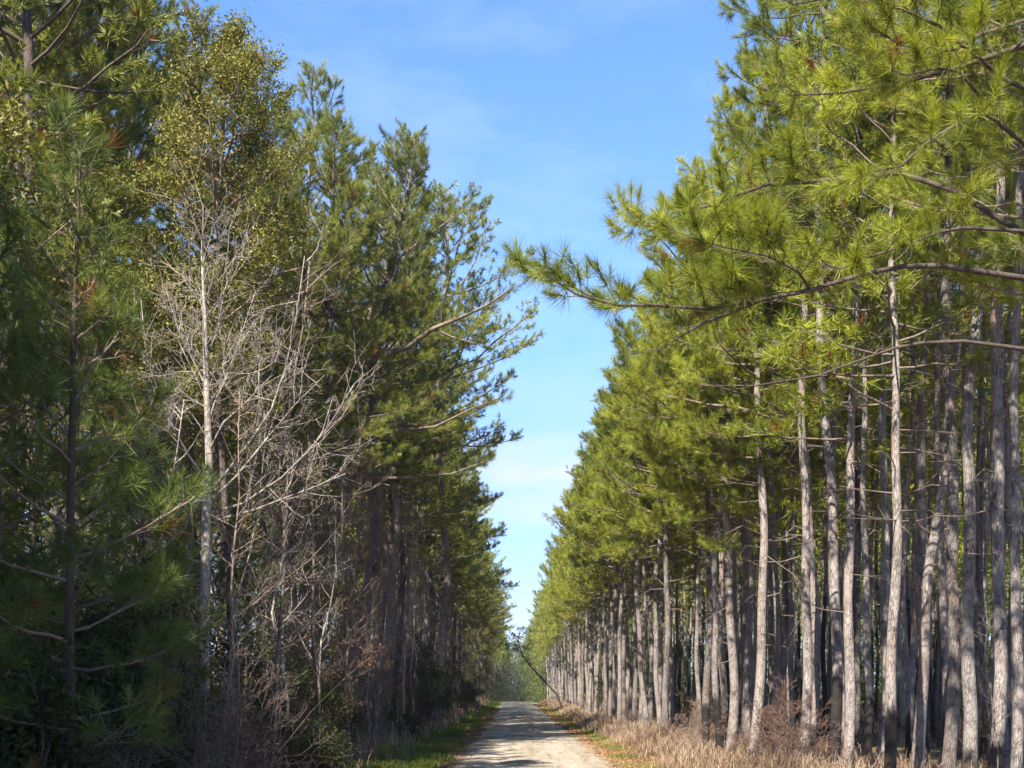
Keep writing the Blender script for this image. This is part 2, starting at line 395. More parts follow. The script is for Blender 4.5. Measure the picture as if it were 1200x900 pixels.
def leaves(mb, C, n, spread, size, rng, tint, updir=.4):
    """n small leaves around each centre"""
    C = np.asarray(C, float); K = len(C)
    c = (C[:, None] + rng.normal(0, 1, (K, n, 3)) * spread).reshape(-1, 3); N = len(c)
    nv = nrm(rng.standard_normal((N, 3)) + np.array([0, 0, updir])); a = nrm(np.cross(nv, rng.standard_normal((N, 3)))); b = np.cross(nv, a)
    s = size * rng.uniform(.6, 1.25, N)[:, None]
    v = np.stack([c - a * s, c + b * s * .42 - nv * s * .1, c + a * s, c - b * s * .42 - nv * s * .1], 1)
    q = np.arange(N)[:, None] * 4
    tt = np.repeat(np.asarray(tint, float), n) + rng.normal(0, .14, N)
    mb.add(v.reshape(-1, 3), f4=q + np.array([[0, 1, 2, 3]]), tint=np.repeat(np.clip(tt, 0, 1), 4))

def shrub_parts(seed, H, stems=10, depth=3, mat=None, fan=.5, r=.012, kids=(3, 5), leafy=0):
    rng = np.random.default_rng(seed); out = []
    for k in range(stems):
        a = rng.random() * 6.28; f = rng.random() * fan
        grow(rng, [math.cos(a) * .12 * rng.random(), math.sin(a) * .12, -.05], [math.cos(a) * f, math.sin(a) * f, 1], H * rng.uniform(.55, 1.0), r * rng.uniform(.6, 1.2), depth, out, 5, .12, .06, kids, (.35, .6))
    mb = MB(); wood(mb, out)
    parts = [('stems', mb.mesh('bare_stems', mat or M_TWIG))]
    if leafy:
        lf = MB(); C = np.concatenate([p[-2:] for p, r_ in out]); C = C[rng.random(len(C)) < leafy]
        leaves(lf, C, 3, .06, .035, rng, rng.random(len(C))); parts.append(('leaves', lf.mesh('dry_leaves', M_DRYLEAF, smooth=False)))
    return parts
def sapling_parts(seed, H, r=.03, mat=None):
    rng = np.random.default_rng(seed); out = []
    n = 9; zz = np.linspace(-.1, H, n); ax = np.stack([np.cumsum(rng.normal(0, .09, n)), np.cumsum(rng.normal(0, .09, n)), zz], -1); ax -= ax[0] * [1, 1, 0]
    st = MB(); tube(st, ax, r * np.linspace(1, .2, n), 6)
    for k in range(int(H * 4)):
        s = rng.uniform(.25, 1); p = np.array([np.interp(s * H, zz, ax[:, j]) for j in range(3)]); a = rng.random() * 6.28
        grow(rng, p, [math.cos(a), math.sin(a), rng.uniform(.3, 1.1)], rng.uniform(.4, 1.3) * (1.25 - .7 * s), r * .35, 2, out, 4, .14, .08, (2, 4))
    wood(st, out)
    return [('stem', st.mesh('sapling_stem', mat or M_TWIG))]
def bush_parts(seed, H, Wd, nl=70, size=.035, mat=None):
    rng = np.random.default_rng(seed); out = []
    for k in range(9):
        a = rng.random() * 6.28; f = rng.random() * .55 * Wd / H * 2
        grow(rng, [0, 0, -.05], [math.cos(a) * f, math.sin(a) * f, 1], H * rng.uniform(.6, 1), .014, 2, out, 5, .14, .05, (4, 6), (.3, .5))
    mb = MB(); wood(mb, out); lf = MB()
    C = np.concatenate([p[1:] for p, r_ in out if len(p) < 6])
    if len(C) > 900: C = C[rng.permutation(len(C))[:900]]
    leaves(lf, C, max(4, nl // 8), .09, size, rng, np.clip(rng.normal(.4, .22, len(C)), 0, 1))
    return [('stems', mb.mesh('bush_stems', M_TWIG)), ('foliage', lf.mesh('bush_foliage', mat or M_BUSH, smooth=False))]

RNG = np.random.default_rng(77); R_ = random.Random(5)

# ================================================================== SETTING
def grid(xs, ys, lift, name, mat, zf=gz):
    X, Y = np.meshgrid(xs, ys); Z = zf(X, Y) + lift
    mb = MB(); nx, ny = len(xs), len(ys)
    i = np.arange(ny - 1)[:, None] * nx + np.arange(nx - 1)[None]
    mb.add(np.stack([X, Y, Z], -1).reshape(-1, 3), f4=np.stack([i, i + 1, i + nx + 1, i + nx], -1).reshape(-1, 4))
    o = bpy.data.objects.new(name, mb.mesh(name, mat)); COL.objects.link(o); tag(o, kind='structure'); return o
xs = np.unique(np.round(np.concatenate([np.linspace(-900, -60, 15), np.linspace(-60, -12, 25), np.linspace(-12, 14, 66), np.linspace(14, 60, 24), np.linspace(60, 900, 15)]), 3))
ys = np.unique(np.round(np.concatenate([np.linspace(-80, 0, 20), np.linspace(0, 90, 150), np.linspace(90, 420, 130), np.linspace(420, 2500, 30)]), 3))
tag(grid(xs, ys, 0, 'ground', ground_mat()), 'forest floor of pine straw and dry litter', 'ground')
def road_z(x, y):
    t = np.clip(y - 165.0, 0, None)
    return -3.2 * (1 - np.exp(-t * t * 0.00007)) + .035 - .05 * np.clip(np.abs(x - .42) / 2.2, 0, 1.3) ** 2 - .018 * np.exp(-((np.abs(x - .42) - .82) / .22) ** 2)
tag(grid(np.linspace(-2.05, 2.85, 34), np.unique(np.concatenate([np.linspace(-40, 90, 130), np.linspace(90, 420, 140)])), 0, 'road', road_mat(), road_z), 'pale sandy gravel road running straight to the crest', 'road')

# grass (nobody could count it)
def scatter(n, x0, x1, y0, y1, pw=1.8):
    u = RNG.random(n); y = y0 + (y1 - y0) * u ** pw; x = RNG.uniform(x0, x1, n) if np.isscalar(x0) else x0
    return x, y
def grass_obj(name, P, H, wd, lean, tint, mat, label, cat):
    mb = MB(); blades(mb, P, H, wd, lean, RNG, tint)
    o = bpy.data.objects.new(name, mb.mesh(name, mat, smooth=False)); COL.objects.link(o); tag(o, label, cat, kind='stuff'); return o
M_GREEN = straw_mat('verge_grass', [(0, (.05, .075, .012)), (.6, (.13, .17, .03)), (.85, (.20, .20, .06)), (1, (.33, .25, .11))])
M_STRAW = straw_mat('dry_straw', [(0, (.075, .045, .03)), (.4, (.21, .14, .09)), (1, (.42, .32, .225))])
M_LITTER = straw_mat('pine_litter', [(0, (.10, .05, .025)), (.5, (.28, .15, .075)), (1, (.46, .28, .14))], .1)
def mk(n, xf, y0, y1, h0, h1, w0, wk, ln, pw=1.9, patch=None, tm=.5, ts=.25):
    y = y0 + (y1 - y0) * RNG.random(n) ** pw; x = xf(n, y)
    if patch is not None:
        k = patch(x, y) > RNG.random(n); x, y = x[k], y[k]; n = len(x)
    H = RNG.uniform(h0, h1, n) * (.6 + .8 * (np.sin(x * 2.1 + y * .7) * np.sin(y * .9 - x) * .5 + .5)); wd = w0 + wk * np.clip(y, 0, 200)
    return np.stack([x, y, gz(x, y) - .02], -1), H, wd, RNG.uniform(.1, ln, n), np.clip(RNG.normal(tm, ts, n) + .28 * np.sin(x * .9 + y * .33) * np.sin(y * .7 - x * .5), 0, 1)
pt = lambda x, y: np.clip(.55 + .9 * np.sin(x * 1.9 + y * .8) * np.sin(y * .63 - x * 1.3) + .3, .08, 1)
grass_obj('left_verge_grass', *mk(85000, lambda n, y: -1.72 - 1.8 * RNG.random(n) ** 1.1 + .18 * np.sin(y * .8) + RNG.normal(0, .1, n), 16, 170, .05, .2, .006, .00035, .7, 2.1, pt, .45, .22), M_GREEN, 'short green grass on the verge left of the road', 'grass')
grass_obj('right_verge_grass', *mk(40000, lambda n, y: 2.55 + .75 * RNG.random(n) + .15 * np.sin(y * .7) + RNG.normal(0, .1, n), 16, 170, .04, .14, .006, .00035, .7, 2.1, lambda x, y: pt(x, y) * .8, .6, .25), M_GREEN, 'thin green grass line right of the road', 'grass')
pt2 = lambda x, y: np.clip(.6 + .8 * np.sin(x * 1.1 + y * .5) * np.sin(y * .41 - x * .8), .12, 1)
P1 = mk(90000, lambda n, y: 3.3 + 4.6 * RNG.random(n) ** 1.2 + RNG.normal(0, .2, n), 17, 180, .12, .46, .006, .0004, .8, 2.0, pt2, .5, .3)
grass_obj('dry_grass', *P1, M_STRAW, 'tawny dry broomsedge along the right pine edge', 'dry grass')
P1 = mk(60000, lambda n, y: 7.5 + 22 * RNG.random(n), 22, 110, .1, .42, .008, .0004, .8, 1.5, pt2, .35, .28)
grass_obj('woodland_grass', *P1, M_STRAW, 'dry grass on the floor between the right pines', 'dry grass')
P1 = mk(9000, lambda n, y: -2.8 - 2.4 * RNG.random(n) + .2 * np.sin(y * .6), 15, 150, .2, .9, .006, .0004, .6, 1.8, pt2, .5, .3)
grass_obj('brush_edge_grass', *P1, M_STRAW, 'dead tan grass at the foot of the left brush', 'dry grass')
# fallen needles and bits of bark on the shoulders of the road
def litter(name, n, xf, y0, y1, label):
    y = y0 + (y1 - y0) * RNG.random(n) ** 2; x = xf(n, y); mb = MB(); a = RNG.random(n) * 6.28; l = RNG.uniform(.03, .1, n) * (1 + y / 60)
    c = np.stack([x, y, np.maximum(gz(x, y), road_z(x, y)) + .006 + RNG.random(n) * .015], -1); d = np.stack([np.cos(a) * l, np.sin(a) * l, RNG.normal(0, .01, n)], -1); s = np.stack([-np.sin(a), np.cos(a), 0 * a], -1) * (.004 + .00025 * y)[:, None]
    mb.add(np.stack([c - d - s, c - d + s, c + d + s, c + d - s], 1).reshape(-1, 3), f4=np.arange(n)[:, None] * 4 + np.array([[0, 1, 2, 3]]), tint=np.repeat(RNG.random(n), 4))
    o = bpy.data.objects.new(name, mb.mesh(name, M_LITTER, smooth=False)); COL.objects.link(o); tag(o, label, 'litter', kind='stuff')
litter('right_shoulder_litter', 30000, lambda n, y: 2.25 + 1.5 * RNG.random(n) + RNG.normal(0, .15, n), 16, 150, 'orange pine straw on the right road shoulder')
litter('left_shoulder_litter', 14000, lambda n, y: -2.0 + .6 * RNG.random(n) + RNG.normal(0, .15, n), 16, 120, 'brown litter on the left road shoulder')

litter('road_litter', 1800, lambda n, y: RNG.uniform(-1.6, 2.4, n), 16, 90, 'sparse brown needles and leaf bits on the sandy road')

# ================================================================== RIGHT PLANTATION
near = [Kind('pine_tree', pine_parts(100 + i, H=15.5 + .5 * (i % 3), zb=6.4 + .4 * (i % 2), R=2.7, tr=.108 + .008 * (i % 3), nb=60, N=64, nw=.0066, nl=.195, edge=.32, tw=1.15, stubs=16, wob=.07 + .02 * i), 'pine tree') for i in range(4)]
tall = [Kind('pine_tree', pine_parts(150 + i, H=18.5 + .5 * (i % 2), zb=10.2 + .5 * (i % 2), R=2.3, tr=.108 + .008 * (i % 3), nb=46, N=64, nw=.0066, nl=.195, edge=.25, stubs=30, wob=.08 + .02 * i), 'pine tree') for i in range(3)]
mid = [Kind('pine_tree', pine_parts(200 + i, H=15.2 + .5 * (i % 3), zb=6.6, R=2.7, tr=.112, nb=56, N=20, nw=.018, nl=.20, edge=.3, stubs=12, tw=1.0, wob=.07), 'pine tree') for i in range(5)]
inner = [Kind('pine_tree', pine_parts(300 + i, H=16.8, zb=9.8, R=2.0, tr=.108 - .009 * i, nb=44, N=15, nw=.018, nl=.20, stubs=14, tw=.85, wob=.09), 'pine tree') for i in range(4)]
far = [Kind('pine_tree', pine_parts(400 + i, H=15.5, zb=6.8, R=2.8, tr=.12, nb=50, N=8, nw=.036, nl=.27, edge=.3, stubs=4, tw=.62, sides=6, thin=1.4), 'pine tree') for i in range(4)]
placed = []
def free(x, y, d): return all((x - a) ** 2 + (y - b) ** 2 > d * d for a, b in placed)

# the limbs that reach out over the grass from the tree at the edge of the view
hx, hy = 6.25, 15.0
hb = G(hx, hy) - .04
def HL(lst): return [W(a, b, d) - np.array([hx, hy, hb]) for a, b, d in lst]
hero_limbs = [
  (HL([(1268, 345, 15), (1200, 326, 14.8), (1105, 312, 14.6), (1060, 312, 14.4), (1015, 320, 14.2), (950, 340, 14), (890, 352, 13.8), (830, 362, 13.7), (770, 358, 13.6), (725, 358, 13.5), (675, 345, 13.4), (625, 312, 13.3)]), .036, .56, 30, .45, .95, .38),
  (HL([(890, 352, 13.8), (858, 366, 13.7), (825, 378, 13.5), (795, 396, 13.4), (770, 411, 13.3)]), .022, .3, 4, .2, .5, 0),
  (HL([(950, 340, 14), (935, 318, 13.8), (900, 300, 13.6), (850, 290, 13.4), (818, 280, 13.2)]), .018, .15, 24, .4, .8, .45),
  (HL([(1268, 300, 15), (1200, 271, 15), (1130, 267, 14.7), (1100, 272, 14.5), (1052, 290, 14.2), (1010, 305, 14), (985, 315, 13.9), (935, 300, 13.8)]), .024, .4, 24, .4, .8, .55),
  (HL([(1268, 312, 15), (1200, 273, 15.2), (1160, 250, 15.3), (1125, 226, 15.4), (1056, 203, 15.6), (1000, 208, 15.6), (950, 213, 15.6), (900, 216, 15.5), (850, 234, 15.4), (815, 246, 15.4), (775, 268, 15.3), (735, 258, 15.3)]), .040, .5, 34, .45, 1.0, .5),
  (HL([(1268, 215, 15), (1200, 168, 14.6), (1165, 140, 14.4), (1142, 136, 14.2), (1110, 152, 14), (1085, 168, 13.9), (1055, 195, 13.8), (1000, 205, 13.6)]), .030, .35, 16, .35, .8, .6),
  (HL([(1150, 135, 14.3), (1147, 112, 14.1), (1125, 84, 14), (1100, 80, 13.9), (1060, 88, 13.8), (1035, 76, 13.7)]), .022, .25, 12, .3, .7, .6),
  (HL([(1268, 60, 15), (1200, 24, 14.7), (1150, 40, 14.4), (1120, 58, 14.2), (1085, 62, 14), (1055, 52, 13.9), (1015, 28, 13.8)]), .028, .3, 18, .35, .8, .6),
  (HL([(1268, 430, 15), (1200, 409, 14.8), (1130, 400, 14.6), (1080, 402, 14.4), (1048, 408, 14.3), (1000, 425, 14.1), (960, 440, 14), (885, 452, 13.8), (815, 452, 13.7)]), .026, .4, 10, .3, .7, 0),
  (HL([(1268, 130, 15), (1180, 95, 14.5), (1100, 30, 14), (1010, -10, 13.6), (930, 5, 13.4), (880, -20, 13.2)]), .028, .3, 22, .4, .9, .5),
]
hero = Kind('pine_tree', pine_parts(11, H=17, zb=8.8, R=3.2, tr=.20, nb=60, N=84, nw=.0056, nl=.20, edge=.35, stubs=6, extra=hero_limbs), 'pine tree')
hero.place(hx, hy, 0, 1, 'nearest pine at the far right whose long bare limbs reach out over the dry grass'); placed.append((hx, hy))

def at(px, d): return (px - CX) * d / F
named = [  # px of the foot, distance, scale, tilt_y, scorch, label
 (826, 38.0, 1.00, .00, 1.3, 'dark footed pine, first full trunk at the road end of the near right trunks'),
 (842, 36.5, .92, .005, 1.8, 'thin shaded pine just behind the first trunk of the near right stand'),
 (857, 35.0, 1.02, .012, .3, 'pale grey pine standing in the trio of close trunks on the right'),
 (871, 40.0, .95, .004, 0, 'slim pale pine set back inside the trio of close trunks'),
 (883, 32.5, 1.06, .01, .4, 'stoutest pine of the trio of close trunks on the right'),
 (908, 34.0, .85, -.006, 0, 'thin straight pine alone just right of the close trio'),
 (918, 39.0, 1.02, .0, 0, 'set back pine right behind the thin straight one'),
 (942, 30.5, 1.08, .006, .6, 'rough mottled pine with bare limbs at the crown, left of the scorched pine'),
 (977, 28.0, 1.14, -.022, 1.9, 'pine with a blackened scorched foot in the dry grass on the right'),
 (986, 34.5, 1.08, .0, 0, 'straight pine standing directly behind the scorched pine'),
 (1001, 40.0, 1.0, .004, 0, 'set back pine between the scorched pine and the next slim trunk'),
 (1017, 30.5, .84, -.003, 1.9, 'slim pine with a dark charred base, right of the scorched pine'),
 (1034, 29.0, 1.02, .016, .3, 'pale pine tilting slightly right, left of the leaning pine'),
 (1058, 43.0, 1.0, .0, 0, 'shadowy set back pine just left of the leaning pine'),
 (1077, 27.0, 1.0, .073, .2, 'leaning pine slanting right across its straight neighbours'),
 (1079, 31.0, 1.1, .012, 0, 'broad pale pine rising behind the leaning pine'),
 (1112, 25.5, 1.16, .004, .0, 'stout reddish grey pine just right of the leaning pine'),
 (1133, 24.0, 1.04, .03, .5, 'mottled pine leaning gently right, second right of the leaning pine'),
 (1147, 38.0, 1.0, .0, 0, 'thin set back pine between the two rightmost front trunks'),
 (1168, 23.2, 1.08, .006, .8, 'dark shaded pine near the right edge of the trunks'),
 (1192, 22.0, .88, .008, 0, 'slim sunlit pine at the right edge of the picture'),
]
for i, (px, d, sc, ty, so, lab) in enumerate(named):
    x = at(px, d); placed.append((x, d))
    (near[(i * 3 + i // 4) % 4] if px < 930 else tall[(i * 2 + i // 4) % 3]).place(x, d, R_.uniform(-.5, .5), sc, lab, None, (R_.uniform(-.008, .008), ty), so)
GF = 'pines in the front row of the right stand'; GI = 'pines inside the right stand'; GD = 'far pines of the right stand'
# near trees hidden above the frame's edge: their crowns fill the top right
for (x, y) in [(6.6, 19.0), (5.6, 45.0), (7.7, 20.6)]:
    placed.append((x, y))
near[1].place(8.3, 19.2, .3, 1.05, 'pine just beyond the right edge whose crown fills the top right corner', None)
y = 44.0
nR = 0
while y < 205:
    x = 5.05 + R_.uniform(-.35, .45) + (.25 if y < 60 else 0)
    if free(x, y, 1.3):
        k = (near if y < 52 else mid if y < 110 else far); placed.append((x, y))
        lab, g = (('pine in the front row of the right stand with a grey trunk to the grass', GF) if y < 110 else ('small distant pine in the front row of the right stand', GD))
        k[R_.randrange(len(k))].place(x, y, R_.uniform(-.5, .5), R_.uniform(.9, 1.08), lab, g, (R_.uniform(-.015, .015), R_.uniform(-.02, .02)), R_.choice([0, 0, .3, .6])); nR += 1
    y += R_.uniform(1.5, 2.4) if y < 100 else R_.uniform(2.8, 3.8)
for row in range(1, 9):
    xr = 5.1 + 1.9 * row; y = max(24, xr / .375 - 3 + R_.random() * 2); ymax = (100, 84, 74, 68, 66, 64, 62, 60)[row - 1]
    while y < ymax:
        x = xr + R_.uniform(-.8, .8)
        if free(x, y, 1.05):
            placed.append((x, y)); k = (mid if row < 2 else inner) if y < 105 else far
            k[R_.randrange(len(k))].place(x, y, R_.uniform(0, 6.28) if row > 1 else R_.uniform(-.5, .5), R_.uniform(.78, 1.1), 'grey trunk pine inside the right stand behind the front row', GI, (R_.uniform(-.02, .02), R_.uniform(-.02, .02)), R_.choice([0, .4, .9, 1.4])); nR += 1
        y += (R_.uniform(1.5, 2.1) if y < 50 else R_.uniform(2.4, 3.6)) if row < 5 else R_.uniform(2.2, 3.6)

# ================================================================== LEFT WOOD
LM = (M_BARK_L, M_LIMB, M_NEEDLE_L)
lnear = [Kind('pine_tree', pine_parts(500 + i, H=17.5 + i, zb=7.2 + .4 * i, R=2.85, tr=.17, nb=62, N=64, nw=.0075, nl=.17, edge=.15, stubs=10, wob=.16, mats=LM, round_=.38), 'pine tree') for i in range(3)]
lmid = [Kind('pine_tree', pine_parts(600 + i, H=17.0 + .8 * i, zb=7.2 + .5 * i, R=3.4, tr=.17, nb=60, N=22, nw=.019, nl=.19, edge=.35, stubs=10, wob=.15, mats=LM, round_=.38), 'pine tree') for i in range(4)]
lfar = [Kind('pine_tree', pine_parts(700 + i, H=17.5, zb=7.0, R=3.5, tr=.17, nb=56, N=8, nw=.038, nl=.28, edge=.35, stubs=3, tw=.62, sides=6, mats=LM, round_=.38, thin=1.4), 'pine tree') for i in range(3)]
lplaced = []
def lfree(x, y, d): return all((x - a) ** 2 + (y - b) ** 2 > d * d for a, b in lplaced)

# pine with a crooked dark trunk and a heavy limb over the road
bx, by = -5.0, 40.0; bb = G(bx, by) - .04
def BL(lst): return [W(a, b, d) - np.array([bx, by, bb]) for a, b, d in lst]
big_limbs = [
  (BL([(424, 425, 40), (445, 420, 39.8), (480, 405, 39.4), (508, 385, 39), (540, 372, 38.7), (570, 358, 38.4), (600, 338, 38)]), .10, .3, 22, .5, 1.3, .5),
  (BL([(508, 385, 39), (530, 395, 39), (555, 402, 38.8), (572, 408, 38.6)]), .035, .2, 8, .4, .8, .5),
  (BL([(424, 500, 40), (460, 505, 39.5), (510, 500, 39), (555, 478, 38.4), (588, 465, 38)]), .06, .3, 20, .5, 1.1, .5),
  (BL([(420, 560, 40), (470, 560, 39.6), (530, 555, 39), (575, 538, 38.6)]), .05, .3, 18, .5, 1.0, .4),
  (BL([(424, 400, 40), (440, 350, 40.2), (470, 300, 40.3), (510, 270, 40.4), (545, 245, 40.5)]), .07, .25, 22, .5, 1.2, .55),
]
big = Kind('pine_tree', pine_parts(21, H=17.8, zb=8.6, R=2.9, tr=.24, nb=70, N=52, nw=.0085, nl=.175, edge=.2, stubs=8, wob=.22, lean=(1.6, 0), mats=LM, extra=big_limbs, round_=.38), 'pine tree')
big.place(bx, by, 0, 1, 'dark crooked pine on the left with a heavy limb reaching towards the road'); lplaced.append((bx, by))

# young pine with long soft needles near the left edge
def young(seed, H, R, N, nw):
    return pine_parts(seed, H=H, zb=.7, R=R, tr=.06, nb=46, N=N, nw=nw, nl=.23, stubs=3, wob=.05, mats=(M_LIMB, M_LIMB, M_NEEDLE_Y), round_=.75, tw=.85, brown=.03)
yk = [Kind('young_pine', young(31, 7.4, 1.75, 46, .0065), 'young pine'), Kind('young_pine', young(33, 6.4, 1.8, 40, .007), 'young pine')]
for k, px, d, sc, lab in [(0, 88, 13.6, 1.0, 'young bluish green pine with a bare reddish leader at the left edge'),
                          (1, -10, 15.0, 1.15, 'young pine with spreading boughs cut by the left edge of the picture'),
                          (1, 170, 17.5, .78, 'short young pine in the shade left of the bare pale tree'),
                          (0, 290, 27.0, .75, 'young pine with fresh green tips right of the bare pale tree'),
                          (1, 30, 20.0, 1.35, 'taller young pine behind the two at the left edge'),
                          (0, 150, 24.0, 1.2, 'young pine behind the bare pale tree on its left')]:
    x = at(px, d); yk[k].place(x, d, R_.uniform(0, 6), sc, lab); lplaced.append((x, d))

# the bare tree with pale limbs
rng = np.random.default_rng(8); tk, lb, tw_ = MB(), MB(), MB()
tx, ty_ = at(241, 20.0), 20.0; tb = G(tx, ty_) - .04
def TL(lst): return np.array([W(a, b, d) - np.array([tx, ty_, tb]) for a, b, d in lst])
tr_pts = TL([(240, 905, 20), (240, 840, 20), (239, 760, 20), (240, 680, 20), (242, 600, 20), (245, 540, 20), (243, 480, 20), (241, 420, 20), (240, 370, 20), (238, 330, 20), (236, 295, 20)])
tube(tk, tr_pts, 0.08 * np.array([1.3, 1.05, .98, .92, .85, .75, .62, .5, .38, .25, .12]), 10, rng, .05)
limbs = [[(248, 575, 20), (270, 548, 19.8), (295, 515, 19.6), (318, 480, 19.5), (335, 430, 19.4), (346, 380, 19.3), (357, 300, 19.2)],
         [(250, 600, 20), (285, 590, 19.6), (330, 560, 19.2), (360, 530, 19), (385, 500, 18.8), (412, 455, 18.6)],
         [(248, 585, 20), (275, 560, 20.3), (300, 530, 20.5), (320, 505, 20.7), (345, 475, 20.8), (380, 440, 21)],
         [(252, 610, 20), (300, 597, 19.7), (330, 585, 19.5), (365, 572, 19.3), (405, 555, 19.2)],
         [(243, 500, 20), (252, 470, 20), (262, 450, 20), (280, 400, 20.2), (300, 340, 20.3)],
         [(244, 530, 20), (262, 495, 19.8), (290, 470, 19.7), (318, 440, 19.7), (330, 400, 19.6)],
         [(240, 560, 20), (222, 535, 19.8), (205, 505, 19.6), (190, 470, 19.5), (172, 420, 19.4), (165, 350, 19.3)],
         [(238, 590, 20), (215, 575, 20.2), (190, 560, 20.3), (168, 530, 20.4)],
         [(240, 450, 20), (225, 420, 20), (210, 390, 19.8), (195, 340, 19.7)],
         [(238, 640, 20), (215, 625, 19.7), (200, 618, 19.5), (178, 655, 19.4)],
         [(240, 660, 20), (222, 655, 19.8), (195, 650, 19.6), (180, 640, 19.5)],
         [(241, 420, 20), (256, 385, 20.2), (262, 345, 20.2), (275, 300, 20.3)]]
segs = []
for L_ in limbs:
    p = TL(L_); r0 = .020 * (len(L_) / 6); tube(lb, p, np.linspace(r0, .006, len(p)), 6, rng, .05)
    for k in range(int(len(p) * 2.4)):
        s = rng.uniform(.15, 1) * (len(p) - 1); i = min(int(s), len(p) - 2); q = p[i] + (p[i + 1] - p[i]) * (s - i); d = nrm(p[i + 1] - p[i])
        grow(rng, q, nrm(d + rng.normal(0, .6, 3)), rng.uniform(.4, 1.1), .009, 2, segs, 4, .16, .05, (2, 4))
for k in range(26):
    s = rng.uniform(.45, 1); i = min(int(s * 10), 9); q = tr_pts[i] + (tr_pts[i + 1] - tr_pts[i]) * (s * 10 - i)
    grow(rng, q, nrm(np.array([rng.normal(0, .8), rng.normal(0, .8), rng.uniform(.2, 1)])), rng.uniform(.6, 1.5), .011, 3, segs, 4, .15, .06, (2, 4))
wood(tw_, segs)
bt = empty('bare_tree'); bt.location = (tx, ty_, tb); tag(bt, 'leafless pale barked tree with upswept limbs against the dark left wood', 'bare tree')
part('trunk', tk.mesh('bare_trunk', M_PALE), bt); part('limbs', lb.mesh('bare_limbs', M_PALE), bt); part('branches', tw_.mesh('bare_twigs', M_PALE), bt)
lplaced.append((tx, ty_))

# broadleaf evergreen behind it
def holly(seed, H, zb, R, nleaf=9, nc=1500, size=.05):
    rng = np.random.default_rng(seed); tk, lb, cr = MB(), MB(), MB(); n = 14
    zz = np.linspace(-.2, H * .93, n); ax = np.stack([.15 * np.sin(zz * .5), .12 * np.sin(zz * .7 + 1), zz], -1)
    tube(tk, ax, .10 * (1 - zz / H * .85), 9, rng, .05); segs = []
    for k in range(46):
        t = (k + .5) / 46; z = zb * .8 + (H - zb * .8) * t * .95; a = k * 2.4
        rr = R * math.sin(PI * min(1, .12 + .88 * t)) ** .6 * rng.uniform(.75, 1.1)
        p = np.array([np.interp(z, zz, ax[:, 0]), np.interp(z, zz, ax[:, 1]), z])
        grow(rng, p, [math.cos(a), math.sin(a), .25 + .8 * t], max(.6, rr), .03, 2, segs, 5, .14, .06, (5, 7), (.3, .5))
    wood(lb, segs)
    C = np.concatenate([p[2:] for p, r_ in segs if r_[0] < .0199]); C = C[rng.permutation(len(C))[:nc]]
    ti = np.clip(.5 + .3 * np.sin(C[:, 0] * 2.1) * np.sin(C[:, 2] * 1.9) + rng.normal(0, .15, len(C)), 0, 1)
    leaves(cr, C, nleaf, .12, size, rng, ti)
    return [('trunk', tk.mesh('holly_trunk', M_BARK_L)), ('branches', lb.mesh('holly_branches', M_TWIG)), ('crown', cr.mesh('holly_crown', M_LEAF, smooth=False))]
hk = Kind('broadleaf_tree', holly(41, 14.6, 8.6, 2.2, 18, 3000, .036), 'evergreen tree')
x = at(262, 21.8); hk.place(x, 21.8, 0, .84, 'olive green broadleaf evergreen with a rounded crown above the bare pale tree'); lplaced.append((x, 21.8))
hk2 = Kind('broadleaf_tree', holly(43, 8.5, 2.6, 1.7, 9, 1500), 'evergreen tree')
for px, d, sc, lab in [(345, 31, 1.0, 'low broadleaf evergreen right of the bare pale tree'), (205, 27, 1.15, 'low broadleaf evergreen directly behind the bare pale tree'), (560, 95, .9, 'distant low broadleaf evergreen near the left road edge')]:
    x = at(px, d); hk2.place(x, d, R_.uniform(0, 6), sc, lab); lplaced.append((x, d))

# tall pines around them
spec = [(lnear[0], 100, 31, 1.12, 'tall pine with a ragged top in the upper left corner'), (lnear[1], 20, 24, 1.0, 'tall dark pine at the upper left edge'),
        (lnear[2], 138, 33, 1.05, 'tall pine rising behind the rounded evergreen, topping the left wood'), (lnear[0], 325, 35, 1.0, 'pine right behind the rounded broadleaf evergreen'),
        (lnear[1], 376, 37.5, .93, 'pine between the rounded evergreen and the crooked pine'), (lnear[2], 452, 46, 1.03, 'pine with pale upper trunk behind the crooked pine'),
        (lnear[0], 418, 45, 1.12, 'full crowned pine just behind the crooked pine'), (lmid[3], 512, 53, 1.06, 'pine leaning its crown towards the road beyond the crooked pine'),
        (lnear[2], 342, 41, 1.03, 'pine filling the canopy between the rounded evergreen and the crooked pine'), (lnear[1], -60, 24, 1.1, 'pine cut by the left edge behind the young pines'), (lnear[0], 240, 36, 1.1, 'tall pine deep behind the bare pale tree'), (lnear[2], 95, 31, 1.1, 'tall pine deep in the upper left wood'),
        (lnear[0], 10, 28, 1.05, 'deep pine behind the taller young pine at left'), (lnear[1], 160, 38, 1.1, 'deep tall pine above the bare pale tree'), (lnear[2], 300, 44, 1.05, 'deep pine behind the low broadleaf evergreen')]
for k, px, d, sc, lab in spec:
    x = at(px, d); lplaced.append((x, d)); k.place(x, d, PI + R_.uniform(-.7, .7), sc, lab, None, (R_.uniform(-.02, .02), R_.uniform(-.03, .03)))
GL = 'pines along the left road edge'; GLI = 'pines inside the left wood'; nL = 0
y = 45.0
